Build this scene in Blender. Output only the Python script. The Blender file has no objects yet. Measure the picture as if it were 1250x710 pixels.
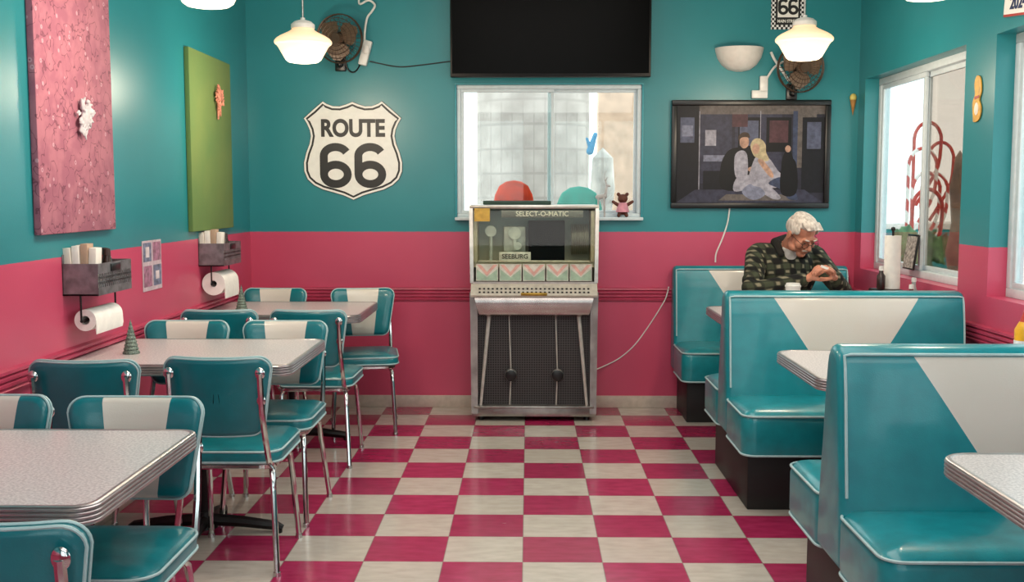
import bpy, bmesh, math, random
from math import pi, sin, cos, radians
from mathutils import Vector, Matrix
random.seed(5)
S=bpy.context.scene; COL=S.collection
S.view_settings.view_transform='Standard'
# ------------------------------------------------------------------ helpers
def hexc(h):
    h=h.lstrip('#'); r=[int(h[i:i+2],16)/255 for i in (0,2,4)]
    return tuple((c/12.92) if c<=.04045 else ((c+.055)/1.055)**2.4 for c in r)+(1,)
class NG:
    def __init__(s,name):
        s.m=bpy.data.materials.new(name); s.m.use_nodes=True; s.nt=s.m.node_tree
        s.N=s.nt.nodes; s.L=s.nt.links; s.b=s.N['Principled BSDF']; s.out=s.N['Material Output']
        s.tc=s.N.new('ShaderNodeTexCoord'); s.obj=s.tc.outputs['Object']
        sp=s.N.new('ShaderNodeSeparateXYZ'); s.L.new(s.obj,sp.inputs[0]); s.x,s.y,s.z=sp.outputs
    def put(s,sock,v):
        if isinstance(v,bpy.types.NodeSocket): s.L.new(v,sock)
        elif isinstance(v,str): sock.default_value=hexc(v)
        else: sock.default_value=v
    def math(s,op,a,b=None,c=None):
        n=s.N.new('ShaderNodeMath'); n.operation=op; s.put(n.inputs[0],a)
        if b is not None: s.put(n.inputs[1],b)
        if c is not None: s.put(n.inputs[2],c)
        return n.outputs[0]
    def mix(s,f,a,b):
        n=s.N.new('ShaderNodeMix'); n.data_type='RGBA'; s.put(n.inputs[0],f); s.put(n.inputs[6],a); s.put(n.inputs[7],b)
        return n.outputs[2]
    def noise(s,scale,detail=3,vec=None,stretch=None):
        n=s.N.new('ShaderNodeTexNoise'); n.inputs['Scale'].default_value=scale; n.inputs['Detail'].default_value=detail
        v=vec or s.obj
        if stretch:
            mp=s.N.new('ShaderNodeMapping'); mp.inputs['Scale'].default_value=stretch; s.L.new(v,mp.inputs[0]); v=mp.outputs[0]
        s.L.new(v,n.inputs['Vector']); return n.outputs[0]
    def vor(s,scale,feature='F1'):
        n=s.N.new('ShaderNodeTexVoronoi'); n.inputs['Scale'].default_value=scale; n.feature=feature; s.L.new(s.obj,n.inputs['Vector']); return n.outputs['Distance']
    def ramp(s,f,lo,hi,a=0,b=1):
        n=s.N.new('ShaderNodeMapRange'); s.put(n.inputs[0],f); n.inputs[1].default_value=lo; n.inputs[2].default_value=hi; n.inputs[3].default_value=a; n.inputs[4].default_value=b; return n.outputs[0]
    def bump(s,h,st,dist=.002):
        n=s.N.new('ShaderNodeBump'); n.inputs['Strength'].default_value=st; n.inputs['Distance'].default_value=dist
        s.L.new(h,n.inputs['Height']); s.L.new(n.outputs[0],s.b.inputs['Normal'])
    def fin(s,col,rough=.5,metal=0,coat=0):
        s.put(s.b.inputs['Base Color'],col); s.put(s.b.inputs['Roughness'],rough); s.b.inputs['Metallic'].default_value=metal
        s.b.inputs['Coat Weight'].default_value=coat; s.b.inputs['Coat Roughness'].default_value=.1
        return s.m
def shade(h,f):
    h=h.lstrip('#'); return '#'+''.join('%02x'%max(0,min(255,int(int(h[i:i+2],16)*f))) for i in (0,2,4))
def mat(name,col,rough=.5,metal=0,var=.1,scale=30,bump=0,bscale=200,es=0,ecol=None,coat=0,spec=None):
    g=NG(name); c=g.mix(g.ramp(g.noise(scale),.3,.7),shade(col,1-var),shade(col,1+var*.5))
    if bump: g.bump(g.noise(bscale),bump)
    if spec is not None: g.b.inputs['Specular IOR Level'].default_value=spec
    if es:
        g.put(g.b.inputs['Emission Color'],ecol or col); g.b.inputs['Emission Strength'].default_value=es
    return g.fin(c,rough,metal,coat)

class B:
    def __init__(s): s.bm=bmesh.new(); s.mi=0
    def _m(s,faces):
        for f in faces: f.material_index=s.mi
    def box(s,c,d,bev=0,seg=2,rot=None):
        vs=bmesh.ops.create_cube(s.bm,size=1)['verts']
        for v in vs: v.co=Vector((v.co.x*d[0],v.co.y*d[1],v.co.z*d[2]))
        fs=set(f for v in vs for f in v.link_faces); s._m(fs)
        if bev:
            r=bmesh.ops.bevel(s.bm,geom=list(set(e for v in vs for e in v.link_edges)),offset=bev,segments=seg,affect='EDGES',profile=.5)
            vs=set(vs)|set(r['verts']); vs=[v for v in vs if v.is_valid]; s._m(r['faces'])
        R=rot or Matrix.Identity(3)
        for v in vs: v.co=R@v.co+Vector(c)
        return s
    def bb(s,x0,x1,y0,y1,z0,z1,bev=0): return s.box(((x0+x1)/2,(y0+y1)/2,(z0+z1)/2),(x1-x0,y1-y0,z1-z0),bev)
    def loft(s,rings,caps=True,closed=False):
        V=[[s.bm.verts.new(p) for p in r] for r in rings]; n=len(V[0]); fs=[]
        K=len(V) if closed else len(V)-1
        for i in range(K):
            a=V[i];b=V[(i+1)%len(V)]
            for j in range(n): fs.append(s.bm.faces.new((a[j],a[(j+1)%n],b[(j+1)%n],b[j])))
        if caps and not closed: fs+= [s.bm.faces.new(V[0][::-1]),s.bm.faces.new(V[-1])]
        s._m(fs); return s
    def tube(s,pts,r,n=8,closed=False):
        P=[Vector(p) for p in pts]; m=len(P); rings=[]; up=None
        rr=r if isinstance(r,(list,tuple)) else [r]*m
        for i in range(m):
            if closed: t=(P[(i+1)%m]-P[i-1]).normalized()
            else: t=(P[min(i+1,m-1)]-P[max(i-1,0)]).normalized()
            if up is None:
                up=Vector((0,0,1)) if abs(t.z)<.9 else Vector((1,0,0))
            a=(up-t*up.dot(t)).normalized(); b=t.cross(a); up=a
            rings.append([P[i]+(a*cos(2*pi*k/n)+b*sin(2*pi*k/n))*rr[i] for k in range(n)])
        return s.loft(rings,True,closed)
    def cable(s,pts,r,n=6,k=5):
        P=[Vector(p) for p in pts]; P=[P[0]*2-P[1]]+P+[P[-1]*2-P[-2]]; o=[]
        for i in range(1,len(P)-2):
            p0,p1,p2,p3=P[i-1:i+3]
            for q in range(k):
                t=q/k; o.append(.5*((2*p1)+(p2-p0)*t+(2*p0-5*p1+4*p2-p3)*t*t+(-p0+3*p1-3*p2+p3)*t**3))
        o.append(P[-2]); return s.tube(o,r,n)
    def cyl(s,p1,p2,r1,r2=None,n=24): return s.tube([p1,p2],[r1,r1 if r2 is None else r2],n)
    def sph(s,c,r,M=None,u=16,v=10):
        r=(r,r,r) if not isinstance(r,(tuple,list)) else r
        g=bmesh.ops.create_uvsphere(s.bm,u_segments=u,v_segments=v,radius=1)['verts']
        for q in g:
            p=Vector((q.co.x*r[0],q.co.y*r[1],q.co.z*r[2]))+Vector(c); q.co=(M@p) if M else p
        s._m(set(f for q in g for f in q.link_faces)); return s
    def cap(s,p1,p2,r1,r2=None,M=None,n=12):
        r2=r1 if r2 is None else r2
        p1=Vector(p1);p2=Vector(p2)
        if M: p1=M@p1;p2=M@p2
        t=(p2-p1).normalized(); pts=[];rs=[]
        for k in range(4): a=pi/2*(k+.35)/4; pts.append(p1-t*r1*cos(a)); rs.append(r1*sin(a))
        pts+=[p1,p2]; rs+=[r1,r2]
        for k in range(3,-1,-1): a=pi/2*(k+.35)/4; pts.append(p2+t*r2*cos(a)); rs.append(r2*sin(a))
        return s.tube(pts,rs,n)
    def lathe(s,prof,c=(0,0,0),n=32,M=None):
        rings=[]
        for r,z in prof:
            ring=[Vector((max(r,.0004)*cos(2*pi*k/n),max(r,.0004)*sin(2*pi*k/n),z))+Vector(c) for k in range(n)]
            if M: ring=[M@p for p in ring]
            rings.append(ring)
        return s.loft(rings)
    def prism(s,pts,y0,y1):
        s.loft([[Vector((x,y0,z)) for x,z in pts],[Vector((x,y1,z)) for x,z in pts]]); return s
    def stroke(s,pts,w,y0,y1,closed=False):
        m=len(pts); rings=[]
        for i in range(m):
            if closed: a,b=pts[i-1],pts[(i+1)%m]
            else: a,b=pts[max(i-1,0)],pts[min(i+1,m-1)]
            t=Vector((b[0]-a[0],b[1]-a[1])).normalized(); n=Vector((-t.y,t.x))*w/2; p=Vector(pts[i])
            rings.append([Vector((p.x+n.x,y0,p.y+n.y)),Vector((p.x-n.x,y0,p.y-n.y)),Vector((p.x-n.x,y1,p.y-n.y)),Vector((p.x+n.x,y1,p.y+n.y))])
        return s.loft(rings,True,closed)
    def six(s,cx,cz,h,y0,y1,wr=1):
        w=.178*h; rx=.225*h*wr; rz=.215*h; bz=cz-h/2+rz+w/2
        s.stroke([(cx+rx*cos(2*pi*k/32),bz+rz*sin(2*pi*k/32)) for k in range(32)],w,y0,y1,True)
        tz=cz+h/2-w/2; rt=.20*h
        pts=[(cx-rx,bz),(cx-rx*1.0,bz+.10*h)]
        pts+=[(cx+rx*cos(a),(tz-rt)+rt*sin(a)) for a in [pi-(pi*.86)*k/14 for k in range(15)]]
        s.stroke(pts,w,y0-.0002,y1); return s
    def flat(s,pts,y):
        f=s.bm.faces.new([s.bm.verts.new((x,y,z)) for x,z in pts]); f.normal_update()
        if f.normal.y>0: f.normal_flip()
        s._m([f]); return s
def ell(cx,cz,rx,rz,n=20,a=0): return [(cx+rx*cos(t)*cos(a)-rz*sin(t)*sin(a),cz+rx*cos(t)*sin(a)+rz*sin(t)*cos(a)) for t in [2*pi*k/n for k in range(n)]]
def smooth2(pts,k=5):
    m=len(pts); o=[]
    for i in range(m):
        p0,p1,p2,p3=[Vector(pts[(i+j)%m]) for j in (-1,0,1,2)]
        for q in range(k):
            t=q/k; o.append(tuple(.5*((2*p1)+(p2-p0)*t+(2*p0-5*p1+4*p2-p3)*t*t+(-p0+3*p1-3*p2+p3)*t**3)))
    return o
def rr(w,d,r,n=6,c=(0,0)):
    o=[]
    for sx,sy,a0 in ((1,1,0),(-1,1,pi/2),(-1,-1,pi),(1,-1,3*pi/2)):
        for k in range(n+1):
            a=a0+pi/2*k/n; o.append((c[0]+sx*(w/2-r)+r*cos(a),c[1]+sy*(d/2-r)+r*sin(a)))
    return o
def stack(b,w,d,r,levels,c=(0,0)):
    return b.loft([[Vector((x,y,z)) for x,y in rr(w+2*o,d+2*o,max(r+o,.004),6,c)] for o,z in levels])
def tag(o,label,cat,group=None,kind=None):
    if label: o['label']=label
    if cat: o['category']=cat
    if group: o['group']=group
    if kind: o['kind']=kind
def P(name,b,mats,parent=None,loc=(0,0,0),rot=(0,0,0),label=None,cat=None,kind=None,group=None,ang=35,flatrec=True):
    me=bpy.data.meshes.new(name)
    if flatrec: bmesh.ops.recalc_face_normals(b.bm,faces=b.bm.faces[:])
    b.bm.to_mesh(me); b.bm.free()
    me.shade_smooth(); me.set_sharp_from_angle(angle=radians(ang))
    for m in (mats if isinstance(mats,(list,tuple)) else [mats]): me.materials.append(m)
    o=bpy.data.objects.new(name,me); COL.objects.link(o); o.location=loc; o.rotation_euler=rot
    if parent: o.parent=parent
    tag(o,label,cat,group,kind); return o
def remesh(o,vs,it=3):
    m=o.modifiers.new('r','REMESH'); m.mode='VOXEL'; m.voxel_size=vs; m.use_smooth_shade=True
    m=o.modifiers.new('s','SMOOTH'); m.factor=.5; m.iterations=it
    dg=bpy.context.evaluated_depsgraph_get(); dg.update()
    me=bpy.data.meshes.new_from_object(o.evaluated_get(dg)); mats=list(o.data.materials)
    o.modifiers.clear(); o.data=me; me.materials.clear()
    for k in mats: me.materials.append(k)
    me.shade_smooth(); return o
def root(name,loc,label,cat,rotz=0,group=None):
    o=bpy.data.objects.new(name,None); o.empty_display_size=.1; COL.objects.link(o); o.location=loc; o.rotation_euler=(0,0,rotz); tag(o,label,cat,group); return o
def dup(o,loc,rotz,parent=None,label=None):
    c=o.copy(); COL.objects.link(c)
    if parent: c.parent=parent
    else:
        c.location=loc; c.rotation_euler=(0,0,rotz)
        if label: c['label']=label
    for k in list(o.children): dup(k,None,None,c)
    return c
def text(s,size,loc,parent,m,extr=.0008,bold=0,rot=(pi/2,0,0),name='lettering',sx=1):
    cu=bpy.data.curves.new(name,'FONT'); cu.body=s; cu.size=size; cu.align_x='CENTER'; cu.align_y='CENTER'; cu.extrude=extr; cu.offset=bold
    t=bpy.data.objects.new('tmp',cu); COL.objects.link(t)
    dg=bpy.context.evaluated_depsgraph_get(); dg.update()
    me=bpy.data.meshes.new_from_object(t.evaluated_get(dg)); bpy.data.objects.remove(t)
    me.materials.clear(); me.materials.append(m)
    o=bpy.data.objects.new(name,me); COL.objects.link(o); o.parent=parent; o.location=loc; o.rotation_euler=rot; o.scale=(sx,1,1); return o

# ------------------------------------------------------------------ materials
chrome=mat('chrome','#cfd0d0',.13,1,.05)
steel=mat('brushed_steel','#b9b4ae',.3,1,.12,60)
galv=mat('galvanised_metal','#86868a',.45,.7,.2,25)
black=mat('black_plastic','#0d0d0e',.35,0,.1)
blackmetal=mat('black_enamel','#121112',.4,.3,.1)
white=mat('white_plastic','#e6e6e2',.35,0,.04)
piping=mat('white_vinyl_piping','#a9c6c8',.4,0,.04)
paper=mat('paper','#f2efe9',.8,0,.03)
teal_v=mat('teal_vinyl','#0c7882',.3,0,.12,14,.25,250,coat=.3)
pinktrim=mat('pink_trim_paint','#b8405e',.35,0,.08,8)
framewhite=mat('window_vinyl','#cfdbe0',.4,0,.03)
g=NG('wall_paint')
n=g.ramp(g.noise(1.3),.3,.7)
teal=g.mix(n,'#237e86','#28878f'); pink=g.mix(n,'#c04766','#ca4f6e')
edge=g.math('ADD',g.z,g.math('MULTIPLY',g.noise(30),.004))
g.bump(g.noise(120),.12); wallm=g.fin(g.mix(g.math('GREATER_THAN',edge,1.159),pink,teal),.32)
g=NG('floor_tiles')
tx=g.math('DIVIDE',g.math('ADD',g.x,.02),.305); ty=g.math('DIVIDE',g.math('ADD',g.y,-4.0),.305)
fx=g.math('FLOOR',tx); fy=g.math('FLOOR',ty)
ck=g.math('GREATER_THAN',g.math('FRACT',g.math('MULTIPLY',g.math('ADD',fx,fy),.5)),.25)
cb=g.N.new('ShaderNodeCombineXYZ'); g.L.new(fx,cb.inputs[0]); g.L.new(fy,cb.inputs[1])
wn=g.N.new('ShaderNodeTexWhiteNoise'); g.L.new(cb.outputs[0],wn.inputs['Vector'])
st=g.ramp(g.noise(11,8,stretch=(1,2.5,1)),.3,.7)
pk=g.mix(st,'#981f4a','#b53060'); cr=g.mix(st,'#b9b1a6','#cfc8be')
pk=g.mix(g.math('MULTIPLY',wn.outputs['Value'],.4),pk,'#881a42'); cr=g.mix(g.math('MULTIPLY',wn.outputs['Value'],.4),cr,'#b3aa9e')
col=g.mix(ck,pk,cr)
def line(t): return g.math('GREATER_THAN',g.math('ABSOLUTE',g.math('SUBTRACT',g.math('FRACT',t),.5)),.4925)
gr=g.math('MAXIMUM',line(tx),line(ty))
col=g.mix(g.math('MULTIPLY',gr,.5),col,'#6b5a58')
g.bump(g.math('SUBTRACT',g.noise(5),g.math('MULTIPLY',gr,.5)),.15,.003)
floorm=g.fin(col,g.math('ADD',g.math('MULTIPLY',g.noise(7),.2),.12),coat=.15)
g=NG('speckled_laminate')
c=g.mix(g.ramp(g.noise(140,2),.42,.6),'#b3adae','#d3cdcc'); c=g.mix(g.ramp(g.vor(90),.0,.18),'#9a949a',c)
lamin=g.fin(c,.28)
ribbed=mat('ribbed_aluminium_edge','#b5b0b2',.3,.85,.05)
def vmask(name,fn,t0,t1):
    g=NG(name); m=fn(g); c=g.mix(m,g.mix(g.ramp(g.noise(14),.3,.7),t0,t1),'#d3cdc3')
    g.bump(g.noise(250),.2); return g.fin(c,.31,coat=.3)
chair_back_m=vmask('two_tone_vinyl',lambda g:g.math('MULTIPLY',g.math('LESS_THAN',g.math('ABSOLUTE',g.x),g.math('ADD',.082,g.math('MULTIPLY',g.z,.12))),g.math('GREATER_THAN',g.math('SUBTRACT',g.y,g.math('MULTIPLY',g.math('MULTIPLY',g.x,g.x),.9)),.004)),'#086a74','#0b747e')
booth_back_m=vmask('two_tone_booth_vinyl',lambda g:g.math('MULTIPLY',g.math('LESS_THAN',g.math('ABSOLUTE',g.x),g.math('SUBTRACT',.3375,g.math('MULTIPLY',g.math('SUBTRACT',.915,g.z),.65))),g.math('LESS_THAN',g.z,.915)),'#0b7d88','#0e8993')
def glassmat(name,tint='#ffffff',k=.35,base=.025):
    m=bpy.data.materials.new(name); m.use_nodes=True; nt=m.node_tree; N=nt.nodes; N.remove(N['Principled BSDF'])
    t=N.new('ShaderNodeBsdfTransparent'); t.inputs[0].default_value=hexc(tint)
    q=N.new('ShaderNodeBsdfGlossy'); q.inputs['Roughness'].default_value=.02
    lw=N.new('ShaderNodeLayerWeight'); lw.inputs[0].default_value=.25
    ml=N.new('ShaderNodeMath'); ml.operation='MULTIPLY_ADD'; ml.inputs[1].default_value=k; ml.inputs[2].default_value=base
    mx=N.new('ShaderNodeMixShader'); nt.links.new(lw.outputs['Fresnel'],ml.inputs[0]); nt.links.new(ml.outputs[0],mx.inputs[0])
    nt.links.new(t.outputs[0],mx.inputs[1]); nt.links.new(q.outputs[0],mx.inputs[2]); nt.links.new(mx.outputs[0],N['Material Output'].inputs[0]); return m
glass=glassmat('window_glass','#f4fbfa'); tglass=glassmat('screened_glass','#cfc9c0')

# ------------------------------------------------------------------ room
XL,XR,YB,ZC,YF=-1.817,2.115,7.0,3.0,-1.2
def st(name,b,m): return P(name,b,m,kind='structure')
st('floor',B().bb(XL-.1,XR+.1,YF-.1,YB+.1,-.1,0),floorm)
ceil=mat('ceiling_paint','#d8dcd8',.8,0,.03)
st('ceiling',B().bb(XL-.15,XR+.2,YF-.15,YB+.15,ZC,ZC+.1),ceil)
st('wall_left',B().bb(XL-.15,XL,YF,YB,0,ZC),wallm)
wx0,wx1,wz0,wz1=-.463,.728,1.25,2.10
st('wall_back',B().bb(XL-.15,wx0,YB,YB+.15,0,ZC).bb(wx1,XR+.15,YB,YB+.15,0,ZC).bb(wx0,wx1,YB,YB+.15,0,wz0).bb(wx0,wx1,YB,YB+.15,wz1,ZC),wallm)
st('wall_front_unseen',B().bb(XL-.15,-1.5,YF-.15,YF,0,ZC).bb(1.8,XR+.15,YF-.15,YF,0,ZC).bb(-1.5,1.8,YF-.15,YF,0,.75).bb(-1.5,1.8,YF-.15,YF,2.5,ZC).bb(.0,.3,YF-.15,YF,.75,2.5),wallm)  # unseen wall added to give reflections contrast, openings kept wide for fill
RZ0,RZ1=.93,2.12
b=B().bb(XR,XR+.15,YF,YB,0,RZ0).bb(XR,XR+.15,YF,YB,RZ1,ZC)
for y0,y1 in ((6.87,7.0),(4.97,5.31),(3.1,3.4),(YF,1.6)): b.bb(XR,XR+.15,y0,y1,RZ0,RZ1)
st('wall_right',b,wallm)
prof=[(0,.705),(.012,.708),(.016,.72),(.009,.726),(.018,.735),(.018,.745),(.010,.75),(.020,.757),(.020,.767),(.011,.773),(.022,.78),(.02,.79),(0,.795)]
b=B(); b.loft([[Vector((x,YB-d,z)) for d,z in prof] for x in (XL+.02,XR-.02)]); st('trim_1',b,pinktrim)
b=B(); b.loft([[Vector((XL+d,y,z)) for d,z in prof] for y in (YF,YB)]); st('trim_2',b,pinktrim)
b=B(); b.loft([[Vector((XR-d,y,z)) for d,z in prof] for y in (YF,YB)]); st('trim_3',b,pinktrim)
bbm=mat('baseboard_vinyl','#c4b4a8',.45,0,.06)
st('baseboard_back',B().bb(XL+.012,XR-.012,YB-.012,YB,0,.08,.003),bbm)
st('baseboard_left',B().bb(XL,XL+.012,YF,YB,0,.08,.003),bbm)
st('baseboard_right',B().bb(XR-.012,XR,YF,YB,0,.08,.003),bbm)
def window(name,w,h,loc,rotz,split,gl2=None,f=.042,s=.028):
    b=B()
    b.bb(-w/2,w/2,-.03,.03,0,f,.004).bb(-w/2,w/2,-.03,.03,h-f,h,.004).bb(-w/2,-w/2+f,-.03,.03,f,h-f,.004).bb(w/2-f,w/2,-.03,.03,f,h-f,.004)
    def sash(x0,x1,y):
        b.bb(x0,x1,y-.01,y+.01,f,f+s,.003).bb(x0,x1,y-.01,y+.01,h-f-s,h-f,.003).bb(x0,x0+s,y-.01,y+.01,f+s,h-f-s,.003).bb(x1-s,x1,y-.01,y+.01,f+s,h-f-s,.003)
    sash(-w/2+f,split+.02,-.012); sash(split-.02,w/2-f,.014)
    o=P(name,b,framewhite,loc=loc,rot=(0,0,rotz),kind='structure')
    P('window_glass',B().bb(-w/2+f,split,-.014,-.010,f,h-f),glass,o)
    P('window_glass',B().bb(split,w/2-f,.012,.016,f,h-f),gl2 or glass,o)
    return o
window('window_1',wx1-wx0,wz1-wz0,((wx0+wx1)/2,YB+.035,wz0),0,.012,None,.026,.02)
window('window_2',6.87-5.31,RZ1-RZ0,(XR+.115,(6.87+5.31)/2,RZ0),-pi/2,-.02,tglass)
window('window_3',4.97-3.4,RZ1-RZ0,(XR+.115,(4.97+3.4)/2,RZ0),-pi/2,0)
window('window_4_unseen',3.1-1.6,RZ1-RZ0,(XR+.115,2.35,RZ0),-pi/2,0)  # out-of-view window added to bring in daylight
window('window_5_unseen',1.5,1.75,(-.75,YF-.08,.75),pi,0)  # unseen, fills an added opening that keeps the frontal fill
window('window_6_unseen',1.5,1.75,(1.05,YF-.08,.75),pi,0)  # unseen like its neighbour, added for the same fill
tealtrim=mat('window_trim_teal','#3d99a5',.4,0,.04)
b=B().bb(wx0-.012,wx1+.012,YB-.008,YB,wz1,wz1+.012,.002).bb(wx0-.012,wx0,YB-.008,YB,wz0,wz1,.002).bb(wx1,wx1+.012,YB-.008,YB,wz0,wz1,.002)
st('trim_4',b,tealtrim)
st('trim_5',B().bb(wx0-.012,wx1+.012,YB-.055,YB+.01,wz0-.018,wz0+.002,.004),framewhite)

# ------------------------------------------------------------------ chairs
def make_chair():
    r=root('dining_chair',(0,0,0),'retro teal vinyl dining chair with chrome tube frame','chair',group='teal vinyl dining chairs')
    stack(s:=B(),.40,.42,.07,[(-.012,.405),(0,.412),(.002,.43),(.002,.448),(-.006,.462),(-.03,.471),(-.08,.477),(-.14,.479)])
    P('seat',s,teal_v,r,(0,.01,0))
    for z in (.455,.416):
        b=B(); b.tube([(x,y+.01,z) for x,y in rr(.404,.424,.072,6)],.0042,6,True); P('seat_piping',b,piping,r)
    s=B(); stack(s,.36,.38,.06,[(0,.385),(.004,.39),(.004,.402),(0,.405)]); P('seat_rim',s,chrome,r,(0,.01,0))
    H=.29
    w0,w1=.160,.192
    ro=.045
    out=[]
    for cx,cz,a0 in ((w1-ro,H/2-ro,0),(-w1+ro,H/2-ro,pi/2),(-w0+ro,-H/2+ro,pi),(w0-ro,-H/2+ro,3*pi/2)):
        for k in range(7):
            a=a0+pi/2*k/6; out.append((cx+ro*cos(a),cz+ro*sin(a)))
    dense=[]
    for i in range(len(out)):
        p,q=out[i],out[(i+1)%len(out)]; L=math.dist(p,q); k=max(1,int(L/.04))
        for j in range(k): dense.append((p[0]+(q[0]-p[0])*j/k,p[1]+(q[1]-p[1])*j/k))
    def ring(sc,y): return [Vector((x*sc,y+.9*(x*sc)**2,z*(1-(1-sc)*1.2))) for x,z in dense]
    s=B(); s.loft([ring(.05,.028),ring(.4,.028),ring(.7,.027),ring(.9,.024),ring(.97,.017),ring(1,.004),ring(1,-.008),ring(.985,-.015),ring(.9,-.018),ring(.5,-.018),ring(.05,-.018)])
    bk=P('backrest',s,chair_back_m,r,(0,-.268,.672),(radians(9),0,0),ang=60)
    for y,sc in ((.006,1.005),(-.012,1.0)):
        b=B(); b.tube([(x*sc,y+.9*x*x,z*sc) for x,z in dense],.0038,6,True); P('back_piping',b,piping,bk)
    for sx in (-1,1):
        b=B(); b.tube([(sx*.163,-.305,.765),(sx*.163,-.300,.72),(sx*.164,-.287,.62),(sx*.168,-.262,.52),(sx*.170,-.225,.43),(sx*.170,-.16,.393),(sx*.165,.0,.388)],.0115,8)
        b.sph((sx*.163,-.303,.765),(.019,.008,.022)); b.sph((sx*.163,-.292,.665),(.017,.008,.02))
        P('back_support',b,chrome,r)
        for sy in (-1,1):
            y0,y1=(.14,.215) if sy>0 else (-.14,-.235)
            xa,xb=(.155,.18) if sy>0 else (.16,.195)
            b=B(); b.tube([(sx*(xa-.03),y0-sy*.05,.391),(sx*xa,y0,.386),(sx*(xa+.008),y0+sy*.018,.36),(sx*(xa+.012),y0+sy*.028,.30),(sx*xb,y1,.012)],.0115,10)
            b.cyl((sx*xb,y1,0),(sx*xb,y1,.016),.015,.014,12)
            P('leg',b,chrome,r)
    return r
ch=make_chair()
WL='teal vinyl chrome dining chair with white backrest centre'
CH=[(-1.118,4.07,0,None),(-1.572,3.99,1,None),(-1.117,4.64,180,WL),(-1.572,4.64,180,WL),
(-1.107,5.64,-1,None),(-1.568,5.64,1,None),(-.985,6.36,189,'teal and white dining chair turned slightly away from its table'),(-1.566,6.35,180,WL),
(-1.125,2.77,180,WL),(-1.573,2.79,180,WL),(-.965,2.13,-3,None)]
for i,(x,y,a,l) in enumerate(CH):
    if i==0: ch.location=(x,y,0)
    else: dup(ch,(x,y,0),radians(a),label=l or 'retro teal vinyl dining chair with chrome tube frame')
# ------------------------------------------------------------------ tables
def make_table(name,w,d,rad,loc,colx,coly,label,group,arm=.32,army=.27):
    r=root(name,loc,label,'table',group=group)
    s=B(); stack(s,w-.008,d-.008,rad,[(0,.712),(0,.745),(-.003,.75)]); P('table_top',s,lamin,r)
    s=B(); lv=[(-.004,.706),(.002,.707)]
    for k in range(4):
        z=.710+k*.0098; lv+=[(.003,z),(.005,z+.002),(.005,z+.0055),(.003,z+.0075),(.0005,z+.0086)]
    lv+=[(.003,.7495),(.0,.7515),(-.010,.7515)]
    out=[[Vector((x,y,z)) for x,y in rr(w+2*o,d+2*o,rad+o,8)] for o,z in lv]
    inn=[Vector((x,y,.706)) for x,y in rr(w-.03,d-.03,rad-.012,8)]
    s.loft(out+[[Vector((p.x,p.y,.748)) for p in inn],inn],False,True)
    P('edge_band',s,ribbed,r)
    s=B().cyl((colx,coly,.05),(colx,coly,.70),.028,.028,20).cyl((colx,coly,.69),(colx,coly,.712),.11,.12,20); P('pedestal',s,blackmetal,r)
    s=B()
    for dx,dy in ((arm,0),(-arm,0),(0,army),(0,-army)):
        s.tube([(colx,coly,.055),(colx+dx*.5,coly+dy*.5,.045),(colx+dx*.93,coly+dy*.93,.028),(colx+dx,coly+dy,.018)],[.027,.024,.02,.014],8)
        s.cyl((colx+dx*.94,coly+dy*.94,0),(colx+dx*.94,coly+dy*.94,.03),.018,.018,12)
    s.cyl((colx,coly,.02),(colx,coly,.09),.05,.032,20); P('base',s,blackmetal,r); return r
lt='grey speckled laminate table with ribbed metal edge against wall'
for yc in (4.42,6.11,2.55): make_table('dining_table',.89,.74,.05,(-1.355-.002,yc,0),.017,-.07,lt,'laminate dining tables')
for yc in (5.89,4.11,2.315): make_table('booth_table',1.07,.73,.08,(1.565,yc,0),.0,.0,'speckled laminate booth table with ribbed metal edge','booth tables',.25,.2)
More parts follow.
